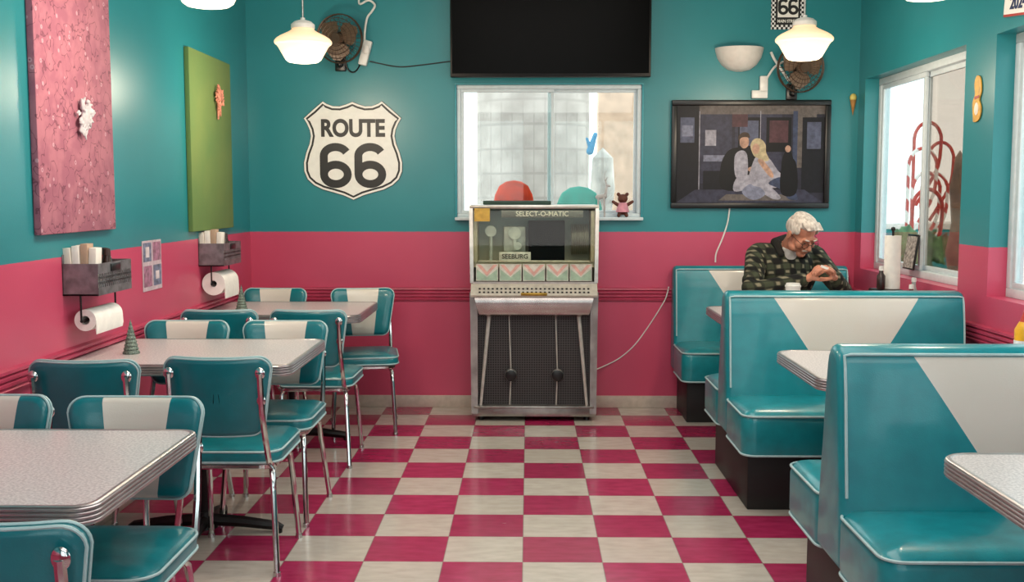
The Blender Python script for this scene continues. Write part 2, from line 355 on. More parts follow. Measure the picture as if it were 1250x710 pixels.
# ------------------------------------------------------------------ booths
boothblk=mat('booth_plinth_black','#0c0b0c',.5,0,.1)
teal_b=mat('booth_teal_vinyl','#0e858f',.3,0,.1,14,.25,250,coat=.3)
def make_bench(Y,double,label):
    r=root('booth_bench',(1.4925,Y,0),label,'booth',group='diner booth benches')
    T=.14 if double else .11
    base=B().bb(-.5175,.545,-.34,(.48 if double else .10),0,.275,.006); P('plinth',base,boothblk,r)
    pf=[(-.072,.27),(-.066,.40),(-.055,.50),(-.036,.65),(-.018,.80),(-.002,.895),(.008,.922),(.026,.938),(.045,.943)]
    if double: pr=pf+[(T-y,z) for y,z in pf[::-1]]
    else: pr=pf+[(.08,.940),(T-.01,.925),(T,.90),(T,.27)]
    cy,cz=T/2,.6
    def ring(x,sh):
        o=[]
        for y,z in pr:
            v=Vector((y-cy,z-cz)); 
            o.append(Vector((x,cy+v.x-math.copysign(min(sh,abs(v.x)),v.x),cz+v.y-math.copysign(sh,v.y))))
        return o
    s=B(); s.loft([ring(-.5625,.03),ring(-.560,.018),ring(-.552,.006),ring(-.54,0),ring(.54,0),ring(.552,.006),ring(.5625,.03)])
    P('backrest',s,booth_back_m,r,ang=50)
    X=.545
    fr=[(-.071,.49),(-.059,.50),(-.040,.65),(-.022,.80),(-.006,.89),(.004,.918)]
    def pipe(mir):
        f=[((T-y) if mir else y,z) for y,z in fr]
        pts=[(-X,y,z) for y,z in f[1:]]+[(-X+.02,f[-1][0],f[-1][1]+.004),(X-.02,f[-1][0],f[-1][1]+.004)]+[(X,y,z) for y,z in f[1:][::-1]]
        b=B(); b.tube(pts,.0048,6); P('back_piping',b,piping,r)
    def seat(cyy):
        s=B(); stack(s,1.125,.44,.06,[(-.02,.262),(-.004,.268),(.002,.29),(.002,.42),(-.004,.44),(-.022,.457),(-.06,.468),(-.13,.475)],(0,cyy))
        P('seat',s,teal_b,r,ang=50)
        for z,o in ((.444,0),(.272,0)):
            b=B(); b.tube([(x,y,z) for x,y in rr(1.125+2*o,.44+2*o,.06,6,(0,cyy))],.0048,6,True); P('seat_piping',b,piping,r)
    seat(-.24); pipe(False)
    if double: seat(T+.24); pipe(True)
make_bench(6.88,False,'teal and white vinyl booth bench, man seated on it')
make_bench(5.04,True,'back-to-back teal vinyl booth bench with white V panel')
make_bench(3.20,True,'back-to-back teal vinyl booth bench with white V panel')
# ------------------------------------------------------------------ jukebox
J=root('jukebox',(.035,6.74,0),'vintage chrome jukebox with glass display hood and dark grille','jukebox')
juk=mat('jukebox_silver','#a5a19d',.3,.85,.15,12)
F=-.20
P('cabinet',B().bb(-.375,.375,F+.08,.18,.03,.86,.01),mat('jukebox_side','#6f6a66',.4,.6,.15),J)
for s_ in (-1,1):
    b=B(); b.loft([[Vector((s_*x,y,z)) for x,y in ((x0,F),(x1,F),(x1,F+.12),(x0,F+.12))] for z,x0,x1 in ((.05,.345,.385),(.66,.345,.39),(.80,.35,.395))])
    P('front_pillar',b,juk,J)
g=NG('perforated_grille'); g.b.inputs['Specular IOR Level'].default_value=.3
sc_=g.math('MULTIPLY',g.math('GREATER_THAN',g.math('SINE',g.math('MULTIPLY',g.x,420)),-.3),g.math('GREATER_THAN',g.math('SINE',g.math('MULTIPLY',g.z,420)),-.3))
grm=g.fin(g.mix(sc_,'#4a4647','#1c1a1a'),.45,.3)
P('grille',B().bb(-.345,.345,F+.055,F+.08,.09,.67),grm,J)
bright=mat('bright_trim','#d5d0ca',.35,.45,.08)
for x0,x1,rr_ in ((-.275,-.328,.013),(.275,.328,.013)):
    b=B(); b.tube([(x0,F+.03,.665),(x1,F+.02,.10)],[rr_*1.0,rr_*.7],8); P('grille_trim',b,bright,J)
for x in (-.141,.146):
    b=B(); b.tube([(x-.012,F+.04,.66),(x,F+.035,.30),(x-.008,F+.035,.10)],.004,8); P('grille_rod',b,bright,J)
    b=B(); b.lathe([(.024,0),(.036,.004),(.039,.012),(.039,.03),(.0,.03),],n=28,M=Matrix.Translation((x,F+.005,.29))@Matrix.Rotation(-pi/2,4,'X')); P('grille_ring',b,steel,J)
    b=B(); b.lathe([(0,-.004),(.028,-.003),(.035,.0),(.035,.012),(0,.012)],n=28,M=Matrix.Translation((x,F+.001,.29))@Matrix.Rotation(-pi/2,4,'X')); P('grille_knob',b,black,J)
P('kick_plate',B().bb(-.385,.385,F+.01,F+.10,.03,.095,.008).bb(-.37,.37,F-.01,F+.05,.085,.10,.004),juk,J)
for x in (-.33,.33):
    for y in (-.12,.14): P('foot',B().cyl((x,y,0),(x,y,.035),.02,.02,12),black,J)
b=B().loft([[Vector((x,y,z)) for x,y in ((-w,yy),(w,yy),(w,F+.1),(-w,F+.1))] for z,w,yy in ((.655,.325,F-.0),(.67,.335,F-.025),(.72,.35,F-.045),(.765,.36,F-.046),(.778,.36,F-.04))]); P('chrome_band',b,mat('band_metal','#b3aba8',.25,.9,.1,8),J,ang=30)
cream_p=mat('selector_panel','#c2bcb0',.4,.2,.08)
b=B().loft([[Vector((x,y,z)) for x,y in ((-.385,yy),(.385,yy),(.385,F+.12),(-.385,F+.12))] for z,yy in ((.778,F-.05),(.79,F-.055),(.85,F-.01),(.86,F+.01))])
P('selector_panel',b,cream_p,J)
b=B()
for k in range(26):
    for j in range(2):
        x=-.33+k*.0264; z=.808+j*.02
        b.box((x,F-.042+j*.015,z),(.012,.012,.009))
P('selector_button',b,black,J).__setitem__('kind','stuff')
P('coin_plate',B().box((-.0,F-.05,.796),(.16,.01,.018),.002),mat('gold_plate','#b08a3c',.3,.8),J)
hs=mat('hood_silver','#bdb7b0',.28,.7,.08)
b=B()
for s_ in (-1,1):
    b.loft([[Vector((s_*x,y,z)) for x,y in ((w-.022,yy),(w,yy),(w,.17),(w-.022,.17))] for z,w,yy in ((.86,.39,F-.0),(1.0,.392,F+.005),(1.28,.397,F+.04),(1.325,.397,F+.06))])
b.bb(-.397,.397,F+.055,.17,1.31,1.335,.008)
b.bb(-.375,.375,F+.0,F+.02,.855,.868)
P('hood_frame',b,hs,J)
g=NG('display_backing'); dm=g.fin(g.mix(g.ramp(g.z,1.0,1.28),'#b3ae98','#86a8a5'),.5); P('display_back',B().bb(-.375,.375,.12,.165,.86,1.31),dm,J)
b=B().bb(-.375,.375,-.10,.12,.95,.985).bb(-.372,-.35,-.12,.12,.985,1.3).bb(.35,.372,-.12,.12,.985,1.3); P('display_shelf',b,mat('display_cream','#bdb394',.4,.2),J)
P('mechanism_housing',B().bb(-.035,.19,-.09,.11,.99,1.235),mat('mech_dark','#0b0c0d',.7,0,0,spec=.05),J)
b=B()
for k in range(12): b.cyl((.235+k*.009,.03,1.12),(.239+k*.009,.03,1.12),.095,.095,24)
P('record',b,mat('vinyl_records','#8a856e',.3,.3),J).__setitem__('kind','stuff')
b=B().bb(-.19,-.05,-.01,.10,1.0,1.2,.01); b.cyl((-.12,-.05,1.16),(-.12,-.005,1.16),.04,.04,20); b.cyl((-.10,-.05,1.08),(-.10,.0,1.08),.025,.025,16); b.box((-.12,-.03,1.10),(.02,.03,.1),.003); b.cyl((-.27,.02,.985),(-.27,.02,1.14),.012); b.cyl((-.27,-.02,1.17),(-.27,.06,1.17),.035,.035,20)
P('record_arm',b,mat('mech_grey','#c2c8bc',.4,.2),J)
P('name_plate',B().bb(-.215,-.02,-.115,-.095,.99,1.045,.002),mat('plate_light','#d5d4c6',.4,.1),J)
P('display_strip',B().bb(-.345,.345,-.118,-.112,.982,.994,.001),mat('strip_light','#c9c2ac',.4,.2),J)
tdark=mat('sign_ink_dark','#3b3126',.5); twhite=mat('sign_white','#f0efe9',.45,0,.02); tblack=mat('sign_black','#0e0e10',.45,0,.02)
text('SEEBURG',.040,(-.117,-.1165,1.017),J,tdark,bold=.0006)
P('header_plate',B().bb(-.20,.30,F+.055,F+.06,1.258,1.302,.001),mat('header_grey','#6d7068',.4,.3),J)
text('SELECT-O-MATIC',.042,(.05,F+.053,1.280),J,mat('pale_letters','#efecd8',.4,0,.02),bold=.0003)
P('price_card',B().bb(-.365,-.27,F+.035,F+.037,1.235,1.315),mat('yellow_card','#c9a24b',.7),J)
chev=[mat('strip_pastel_pink','#d8a79d',.6),mat('strip_pastel_green','#9db5a0',.6),mat('strip_white','#cfccc2',.6)]
for k in range(5):
    x0=-.355+k*.1435; x1=x0+.135; xm=(x0+x1)/2
    b=B(); z0,z1=.872,.975; yy=F+.022
    b.mi=2; b.bb(x0,x1,yy,yy+.006,z0,z1); 
    b.mi=0; b.flat([(x0+.004,z1-.004),(xm,z0+.03),(xm,z0+.055),(x0+.03,z1-.004)],yy-.001); b.flat([(x1-.004,z1-.004),(xm,z0+.03),(xm,z0+.055),(x1-.03,z1-.004)][::-1],yy-.001)
    b.mi=1; b.flat([(x0+.004,z0+.004),(xm,z0+.004),(xm,z0+.022),(x0+.004,z1-.03)],yy-.001); b.flat([(x1-.004,z0+.004),(xm,z0+.004),(xm,z0+.022),(x1-.004,z1-.03)][::-1],yy-.001)
    P('title_card',b,chev,J,flatrec=False)
b=B(); f=b.bm.faces.new([b.bm.verts.new(p) for p in ((-.373,F+.004,.98),(.373,F+.004,.98),(.373,F+.044,1.30),(-.373,F+.044,1.30))])
P('display_glass',b,glassmat('hood_glass','#f2f6ee',.15,.02),J,flatrec=False)
P('flat_box',B().box((-.0,0,.012),(.42,.2,.024),.004),mat('dark_green_card','#1f3d33',.6),None,(-.07,6.75,1.336),label='flat dark green box lying on top of the jukebox',cat='box')

# ------------------------------------------------------------------ TV
T_=root('television',(.138,6.99,2.136),'large black flat screen television mounted above the window','television')
P('tv_housing',B().bb(-.632,.632,-.12,-.07,0,.72,.006),mat('tv_bezel','#0a0a0b',.4,0,.05,spec=.25),T_)
P('screen',B().bb(-.62,.62,-.1215,-.119,.022,.708),mat('tv_screen','#030303',.25,0,.02,spec=.05),T_)
P('wall_bracket',B().bb(-.2,.2,-.07,.01,.2,.55),blackmetal,T_)
# ------------------------------------------------------------------ Route shield
SH=root('highway_shield_sign',(-1.136,6.999,1.68),'white highway shield sign with black lettering on teal wall','sign')
half=[(0,.99),(.12,.94),(.26,.90),(.40,.905),(.52,.95),(.60,1.0),(.80,.83),(.99,.66),(.93,.56),(.87,.42),(.85,.30),(.88,.14),(.95,-.04),(1.0,-.24),(.995,-.42),(.93,-.58),(.80,-.70),(.62,-.79),(.40,-.85),(.20,-.91),(0,-1.0)]
full=half+[(-x,z) for x,z in half[-2:0:-1]]
def shp(k,kz=None): return [(x*.318*k,z*.315*(kz or k)) for x,z in full]
P('sign_plate',B().prism(shp(1.0),-.008,0),twhite,SH)
P('sign_edge',B().prism(shp(1.010),-.006,-.001),tblack,SH)
def inset(pts,d):
    o=[];m=len(pts)
    for i in range(m):
        a=Vector(pts[i-1]);p=Vector(pts[i]);c=Vector(pts[(i+1)%m]); t=((p-a).normalized()+(c-p).normalized()).normalized(); n=Vector((-t.y,t.x))
        if n.dot(-p)<0: n=-n
        o.append(tuple(p+n*d))
    return o
P('sign_border',B().stroke(inset(shp(1),.019),.0125,-.0092,-.0075,True),tblack,SH)
text('ROUTE',.150,(0,-.0095,.140),SH,tblack,bold=.0058,sx=.86)
for x in (-.112,.112): P('numeral',B().six(x,-.095,.29,-.0098,-.0075,1.18),tblack,SH)
# ------------------------------------------------------------------ framed picture
PC=root('framed_picture',(1.425,6.99,1.31),'black framed print of two people seated in a train carriage','picture')
w,h=.508,.69
b=B().bb(-w,w,-.03,0,0,.035,.006).bb(-w,w,-.03,0,h-.035,h,.006).bb(-w,-w+.035,-.03,0,.035,h-.035,.006).bb(w-.035,w,-.03,0,.035,h-.035,.006); P('picture_frame',b,black,PC)
cols=['#2b2b38','#38384a','#14141c','#565a70','#7f8296','#0c0b10','#b8917c','#41332a','#9f9ca8','#b5a684','#3d455e','#4f3339','#665e5b']
am=[mat('print_tone',c,.5,0,.18,40,spec=.3) for c in cols]
b=B(); y=[-.0102]
def fl(mi,pts,sm=False):
    b.mi=mi; b.flat(smooth2(pts) if sm else pts,y[0]); y[0]-=.00012
def R(mi,x0,x1,z0,z1): fl(mi,[(x0,z0),(x1,z0),(x1,z1),(x0,z1)])
R(0,-.475,.475,.035,.655)
R(12,-.475,.475,.60,.655); R(2,-.475,-.33,.035,.655); R(3,-.45,-.36,.42,.58); R(4,-.44,-.37,.46,.53); R(1,-.32,-.12,.16,.60); R(8,-.29,-.22,.40,.50)
R(4,-.30,-.16,.30,.34); R(1,-.10,.20,.12,.60); R(5,-.08,.06,.38,.58); R(3,-.07,.05,.40,.56); R(11,-.12,-.02,.52,.60); R(5,.10,.26,.36,.58); R(11,.12,.24,.42,.56)
R(12,.30,.42,.26,.60); R(2,.33,.475,.10,.58); R(3,.36,.45,.38,.55); R(10,.27,.30,.05,.62); R(8,-.33,-.324,.05,.62); R(8,.06,.064,.1,.62)
R(2,-.30,.30,.10,.24); fl(1,[(-.475,.035),(.475,.035),(.35,.12),(-.35,.12)]); fl(12,[(-.2,.05),(.3,.05),(.2,.09),(-.15,.09)])
fl(5,[(-.17,.12),(-.19,.26),(-.15,.36),(-.08,.39),(.0,.38),(.05,.30),(.05,.14)],1); fl(8,[(-.09,.20),(-.10,.33),(-.06,.37),(-.02,.34),(-.02,.2)],1)
fl(8,[(-.10,.11),(-.08,.20),(.02,.21),(.12,.15),(.20,.07),(.15,.06),(.03,.12)],1); fl(4,[(-.05,.11),(.02,.16),(.10,.10),(.06,.06),(.0,.06)],1)
fl(6,ell(-.04,.425,.030,.042)); fl(7,[(-.075,.43),(-.078,.46),(-.05,.485),(-.015,.48),(-.005,.45),(-.03,.455),(-.06,.45)],1); fl(6,ell(.01,.25,.025,.016))
fl(8,[(.0,.16),(.02,.30),(.06,.34),(.12,.32),(.18,.24),(.24,.18),(.16,.13)],1); fl(10,[(.12,.16),(.2,.2),(.27,.14),(.31,.06),(.25,.06),(.2,.12)],1)
fl(9,[(.0,.40),(.02,.44),(.06,.445),(.095,.41),(.10,.36),(.12,.31),(.08,.30),(.05,.32),(.02,.34)],1); fl(6,ell(.035,.38,.024,.034)); fl(6,[(.05,.30),(.13,.20),(.15,.22),(.08,.31)],1)
fl(5,ell(.24,.27,.04,.10)); fl(6,ell(.24,.38,.018,.022)); fl(5,[(.20,.10),(.30,.10),(.29,.30),(.21,.30)],1)
P('picture_print',b,am,PC,flatrec=False)
P('picture_backing',B().bb(-.49,.49,-.01,-.002,.02,.67),black,PC)
# ------------------------------------------------------------------ checkered sign & plate sign
CS=root('checkered_sign',(1.648,6.995,2.445),'black and white checkered street sign','sign')
g=NG('checker_border'); q=g.math('FRACT',g.math('MULTIPLY',g.math('ADD',g.math('FLOOR',g.math('MULTIPLY',g.x,70)),g.math('FLOOR',g.math('MULTIPLY',g.z,70))),.5)); chk=g.fin(g.mix(g.math('GREATER_THAN',q,.25),'#ececec','#0d0d0d'),.4)
P('sign_plate',B().bb(-.105,.105,-.006,0,0,.31),chk,CS)
P('sign_face',B().bb(-.078,.078,-.008,-.006,.028,.282),tblack,CS)
text('MAIN STREET',.026,(0,-.009,.05),CS,twhite,bold=.0005,sx=.85); text('HISTORIC',.026,(0,-.009,.23),CS,twhite,sx=.9)
P('sign_panel',B().bb(-.065,.065,-.0095,-.008,.075,.205),twhite,CS)
for x in (-.031,.033): P('numeral',B().six(x,.14,.10,-.0108,-.009,1.05),tblack,CS)
NS=root('year_plate_sign',(XR-.004,4.73,2.15),'small white plate sign with red edge above window','sign',-pi/2)
P('sign_plate',B().box((0,-.004,.09),(.30,.006,.15),0,rot=Matrix.Rotation(radians(6),3,'Y')),mat('plate_red','#b5342c',.4),NS)
P('sign_face',B().box((0,-.009,.09),(.28,.004,.13),0,rot=Matrix.Rotation(radians(6),3,'Y')),twhite,NS)
text('2024',.08,(.0,-.013,.07),NS,mat('plate_blue','#1d2c5c',.4),bold=.002,rot=(pi/2,radians(6),0))
# ------------------------------------------------------------------ left wall art
g=NG('rose_print_fabric')
c=g.mix(g.ramp(g.noise(14,3),.4,.6),'#b0707f','#9f6073')
sprig=g.ramp(g.math('ABSOLUTE',g.math('SUBTRACT',g.noise(18,1.5),.5)),.008,.02,1,0); c=g.mix(g.math('MULTIPLY',sprig,.75),c,'#6b3b4c')
c=g.mix(g.math('MULTIPLY',g.ramp(g.vor(19),.20,.15),.7),c,'#cda4ae'); c=g.mix(g.ramp(g.vor(19),.08,.05),c,'#8a4560')
pinkfab=g.fin(c,.85)
g=NG('green_fabric'); grfab=g.fin(g.mix(g.ramp(g.noise(3),.3,.7),'#5f8049','#73884c'),.9)
def cluster(n,c,ex,ez,l,r):
    b=B(); b.sph(c,(ex*.5,.012,ez*.5))
    for k in range(n):
        a=random.random()*2*pi; q=random.random()**.6; p=Vector((c[0]+ex*q*cos(a),c[1],c[2]+ez*q*sin(a)))
        d=Vector((cos(a)+random.uniform(-.8,.8),random.uniform(-.6,.1),sin(a)+random.uniform(-.8,.8))).normalized()
        b.cap(p,p+d*l*random.uniform(.4,1),r*random.uniform(.7,1.2),r*.5,n=6)
    return b
PA=root('fabric_wall_panel',(XL,4.285,1.25),'pink floral fabric wall panel with white plaster ornament','wall art',pi/2)
P('panel',B().bb(-.36,.36,-.028,-.001,0,1.22,.004),pinkfab,PA)
remesh(P('ornament',cluster(80,(.035,-.045,.46),.07,.075,.022,.008),mat('plaster_white','#c3c0c6',.6),PA,label='white plaster ornament'),.0035,1)
PG=root('fabric_wall_panel',(XL,6.115,1.20),'green fabric wall panel with coral-orange cluster ornament','wall art',pi/2)
P('panel',B().bb(-.395,.395,-.028,-.001,0,.975,.004),grfab,PG)
b=cluster(70,(.10,-.045,.755),.07,.065,.025,.007); b.cap((.09,-.04,.72),(.08,-.04,.63),.010,.006); b.cap((.12,-.04,.70),(.13,-.04,.65),.008,.005)
remesh(P('ornament',b,mat('coral_pink','#dc8f78',.6,0,.3,60),PG,label='coral-orange clustered ornament'),.0035,1)
# ------------------------------------------------------------------ wall notice
NO=root('wall_notice',(XL,5.15,.94),'small printed paper notice taped to wall','poster',pi/2)
b=B(); b.mi=0; b.bb(-.13,.13,-.003,-.001,0,.24)
b.mi=1; yy=-.0034
for x0,x1,z0,z1,mi in ((-.12,-.01,.14,.23,1),(.01,.12,.14,.23,2),(-.12,-.01,.02,.12,2),(.01,.12,.02,.12,1),(-.09,-.04,.16,.21,3),(.04,.09,.05,.09,3)):
    b.mi=mi; yy-=.0002; b.flat([(x0,z0),(x1,z0),(x1,z1),(x0,z1)],yy)
P('sheet',b,[mat('notice_paper','#c9b4bd',.6),mat('notice_blue','#757a94',.6,0,.3,40),mat('notice_rose','#a3718a',.6,0,.3,40),mat('notice_pale','#dccfd2',.6)],NO,flatrec=False)
# ------------------------------------------------------------------ wall caddies on left wall
def caddy(yc,rollr,label):
    r=root('wall_caddy',(XL,yc,1.005),label,'holder',pi/2,group='galvanised wall caddies')
    L=.175
    b=B().bb(-L,L,-.004,-.001,0,.16).bb(-L,L,-.14,0,0,.006).bb(-L,-L+.004,-.14,0,0,.125).bb(L-.004,L,-.14,0,0,.125).bb(-L,L,-.142,-.139,0,.03).bb(-L,L,-.142,-.139,.085,.125)
    for k in range(17): b.bb(-L+.012+k*.0205,-L+.024+k*.0205,-.1415,-.1395,.03,.10)
    for k in range(2): b.bb(-L,L,-.1415,-.1395,.045+k*.02,.053+k*.02)
    P('bin',b,galv,r)
    P('bin_tag',B().bb(-.05,.05,-.146,-.142,.088,.118,.001),black,r)
    b=B(); b.tube([(-L-.0,-.07,.0),(-L-.0,-.07,-.1),(-L+.03,-.07,-.105)],.004,6).tube([(L-.0,-.07,.0),(L-.0,-.07,-.1),(L-.03,-.07,-.105)],.004,6).tube([(-L+.0,-.07,-.1),(L,-.07,-.1)],.006,8)
    P('roll_bracket',b,blackmetal,r)
    R_=root('paper_towel_roll',(XL+.0,yc,.905),'white paper towel roll hanging under wall caddy','paper towel',pi/2,group='hanging paper towel rolls')
    n=28; ring=lambda x,q:[Vector((x,-.07+q*cos(2*pi*k/n),q*sin(2*pi*k/n))) for k in range(n)]
    b=B(); b.loft([ring(-.14,.018),ring(-.14,rollr),ring(.14,rollr),ring(.14,.018)],False,True); P('roll',b,paper,R_)
    b=B(); b.loft([[Vector((x,-.07-rollr-.001,0)),Vector((x,-.07-rollr-.003,-rollr*.9)),Vector((x,-.07-rollr+.001,-rollr*1.3)),Vector((x,-.07-rollr+.003,-rollr*.9)),Vector((x,-.07-rollr+.002,0))] for x in (-.138,.138)]); P('loose_sheet',b,paper,R_)
    for k in range(5):
        P('menu_card',B().box((0,0,.09+.004*(k%3)),(.028,.06,.175+.008*(k%3)),.001),mat('menu_paper',('#d9d3c9','#efece6','#b59a84','#e9e4dc','#cfc6ba')[k],.7,0,.05,20),None,(XL+.022+.026*(k%4),yc-.13+.04*(k//4)+.006*k,1.013),(0,radians(-3+2*k),0),label='folded paper menu card standing in wall caddy',cat='menu',group='menu cards in wall caddies')
    for k,c_ in enumerate(('#5d1a16','#2a1714','#8f1f1c')):
        bt=root('sauce_bottle',(XL+.05+.03*(k%2),yc+.02+.055*k,1.012),'dark red sauce bottle in wall caddy','bottle',group='sauce bottles in wall caddies')
        P('bottle_body',B().lathe([(0,0),(.022,0),(.024,.01),(.024,.10),(.018,.125),(.014,.14),(0,.141)],n=16),mat('sauce',c_,.25),bt)
        P('cap',B().lathe([(0,.138),(.0155,.138),(.014,.165),(0,.167)],n=16),mat('cap','#3a2622' if k else '#6b2b20',.4),bt)
caddy(4.325,.043,'galvanised metal wall caddy holding menus and bottles')
caddy(6.06,.064,'galvanised metal wall caddy holding menus, further along wall')
# ------------------------------------------------------------------ little trees
for x,y in ((-1.626,4.34),(-1.62,6.02)):
    t=root('miniature_tree',(x,y,.7505),'small glittery green cone tree standing on table','decoration',group='miniature cone trees')
    pr=[(0,.0),(.034,.0)]
    for k in range(9): pr+=[(.034-.0035*k,.006+.0145*k),(.028-.0032*k,.0145+.0145*k)]
    pr+=[(0,.142)]
    P('foliage',B().lathe(pr,n=18),mat('glitter_green','#6a7a70',.45,.3,.5,160,.8,300),t,ang=20)
    P('tree_base',B().lathe([(0,-.0),(.02,0),(.02,.004),(0,.004)],n=12),mat('bark','#4a3a2a',.7),t)
# ------------------------------------------------------------------ pendant lamps
g=NG('opal_glass')
g.put(g.b.inputs['Emission Color'],g.mix(g.ramp(g.z,.01,.17),'#ffe2bc','#ffc684'))
g.put(g.b.inputs['Emission Strength'],g.ramp(g.z,.03,.18,1.35,.65))  # bulb glow falloff painted into the emission, dimmer at the shoulder
opal=g.fin('#d9cfc0',.25)
def pendant(x,y,z):
    r=root('pendant_lamp',(x,y,z),'white schoolhouse glass pendant lamp, lit','lamp',group='schoolhouse pendant lamps')
    P('lamp_shade',B().lathe([(0,0),(.048,.001),(.078,.006),(.092,.016),(.104,.036),(.118,.060),(.129,.080),(.137,.090),(.139,.093),(.147,.098),(.151,.106),(.150,.114),(.140,.126),(.122,.138),(.098,.150),(.074,.162),(.060,.172),(.055,.185)],n=48),opal,r,ang=40)
    P('fitter',B().lathe([(.058,.178),(.062,.18),(.062,.2),(.045,.215),(.012,.225),(.012,.235)],n=28),white,r)
    P('stem',B().cyl((0,0,.225),(0,0,ZC-z-.03),.006),steel,r)
    P('canopy',B().lathe([(.012,ZC-z-.035),(.05,ZC-z-.02),(.06,ZC-z)],n=24),white,r)
    L=bpy.data.lights.new('bulb','POINT'); L.energy=22; L.color=(1,.82,.62); L.shadow_soft_size=.1
    lo=bpy.data.objects.new('bulb',L); COL.objects.link(lo); lo.parent=r; lo.location=(0,0,-.13)
pendant(-1.19,5.75,2.09); pendant(-1.19,4.05,2.09); pendant(1.457,5.8,2.105); pendant(1.457,4.02,2.105)
# ------------------------------------------------------------------ wall fans
def fan(x,z,rz,label):
    r=root('wall_fan',(x,6.995,z),label,'fan',group='wall fans')
    br=mat('fan_bronze','#5a473a',.4,.5,.1)
    P('mount',B().box((-.02,-.015,-.14),(.07,.03,.10),.008).tube([(-.02,-.03,-.14),(-.02,-.08,-.13),(-.01,-.10,-.05),(0,-.105,0)],.012,10).sph((-.02,-.05,-.15),.022),black,r)
    h=bpy.data.objects.new('fan_head',None); COL.objects.link(h); h.parent=r; h.location=(0,-.12,0); h.rotation_euler=(radians(4),0,rz)
    P('motor',B().cyl((0,-.0,0),(0,.06,0),.045,.035,20),black,h)
    b=B()
    for k in range(3):
        a=2*pi*k/3+.4
        ring=[]
        for i in range(7):
            q=.03+.105*i/6; wd=.02+.055*sin(pi*min(1,(i+1)/6.5))
            for_=Vector((cos(a),0,sin(a))); sd=Vector((-sin(a),0,cos(a)))
            c=for_*q; tw=.012
            ring.append([c-sd*wd+Vector((0,-.035-tw,0)),c+sd*wd+Vector((0,-.035+tw,0)),c+sd*wd+Vector((0,-.032+tw,0)),c-sd*wd+Vector((0,-.032-tw,0))])
        b.loft(ring)
    b.cyl((0,-.05,0),(0,-.02,0),.03,.03,16)
    P('fan_blades',b,mat('fan_blade_brown','#7a6350',.35,.1),h)
    b=B(); RR=.15
    for q,yy in ((RR,-.03),(RR,-.01),(.125,-.062),(.10,-.073),(.075,-.08),(.05,-.084),(.03,-.086)):
        b.tube([(q*cos(2*pi*k/32),yy,q*sin(2*pi*k/32)) for k in range(32)],.0022 if q<RR else .004,5,True)
    for k in range(30):
        a=2*pi*k/30; b.tube([(q*cos(a),yy,q*sin(a)) for q,yy in ((.028,-.086),(.075,-.08),(.115,-.067),(RR,-.03),(.12,.02),(.04,.03))],.0013,4)
    b.cyl((0,-.09,0),(0,-.084,0),.03,.03,20)
    P('guard',b,br,h)
fan(-1.185,2.375,radians(-12),'bronze wire-guard fan mounted high on teal wall')
fan(1.70,2.19,radians(10),'bronze wire-guard fan mounted behind pendant lamp')
P('plug_adapter',B().box((0,-.02,0),(.055,.04,.16),.008,rot=Matrix.Rotation(radians(15),3,'Y')).box((.012,-.045,.02),(.035,.02,.05),.004),white,None,(-1.045,6.995,2.30),label='white plug adapter on wall beside fan',cat='plug')
b=B(); b.cable([(-1.02,6.985,2.25),(-.95,6.996,2.235),(-.83,6.996,2.215),(-.70,6.996,2.225),(-.5,6.996,2.25)],.004); P('power_cable',b,black,None,label='black power cable running along wall to the television',cat='cable')
b=B(); pts=[(-1.05,6.98,2.38),(-1.045,6.97,2.44),(-1.03,6.97,2.52),(-1.0,6.97,2.56),(-.98,6.97,2.6),(-1.02,6.97,2.63),(-1.08,6.97,2.61),(-1.07,6.99,2.72)]; b.cable(pts,.007,8); P('power_cable',b,white,None,label='white coiled cable above plug adapter on wall',cat='cable')
b=B(); b.cable([(-1.17,6.97,2.24),(-1.16,6.98,2.2),(-1.13,6.99,2.18),(-1.10,6.995,2.2),(-1.07,6.995,2.26)],.005); P('power_cable',b,black,None,label='short black cord looping under the fan',cat='cable')
# sconce
SC=root('wall_sconce',(1.345,6.998,2.18),'white half-bowl wall sconce','lamp')
b=B(); rings=[]
for r_,z in ((.02,0),(.07,.012),(.11,.04),(.14,.085),(.152,.13),(.155,.148),(.148,.148),(.13,.09),(.02,.01)):
    rings.append([Vector((r_*cos(pi+pi*k/20),r_*sin(pi+pi*k/20)*.85,z)) for k in range(21)])
b.loft(rings); P('sconce_bowl',b,mat('sconce_white','#e2ddd6',.5,0,.03),SC,ang=60)
b=B(); b.cable([(1.66,6.97,2.12),(1.60,6.96,2.2),(1.56,6.965,2.26),(1.545,6.98,2.30)],.009,8); b.cable([(1.46,6.975,2.02),(1.50,6.97,2.10),(1.56,6.965,2.2),(1.62,6.96,2.24)],.007,8); b.box((1.475,6.975,2.035),(.1,.03,.05),.004); b.box((1.50,6.975,2.1),(.05,.03,.1),.004)
P('cable_box',b,white,None,label='white cable box and conduit above the framed picture',cat='cable')
b=B(); b.cable([(1.30,6.985,1.31),(1.29,6.99,1.22),(1.26,6.99,1.12),(1.22,6.99,1.02),(1.215,6.99,.96)],.005); P('power_cable',b,white,None,label='white cable hanging below framed picture',cat='cable')
b=B(); b.cable([(.915,6.99,.80),(.90,6.965,.75),(.88,6.97,.70),(.80,6.996,.56),(.70,6.996,.42),(.6,6.996,.33),(.50,6.98,.28),(.43,6.93,.26)],.004); P('power_cable',b,white,None,label='thin white cable running from jukebox up pink wall',cat='cable')
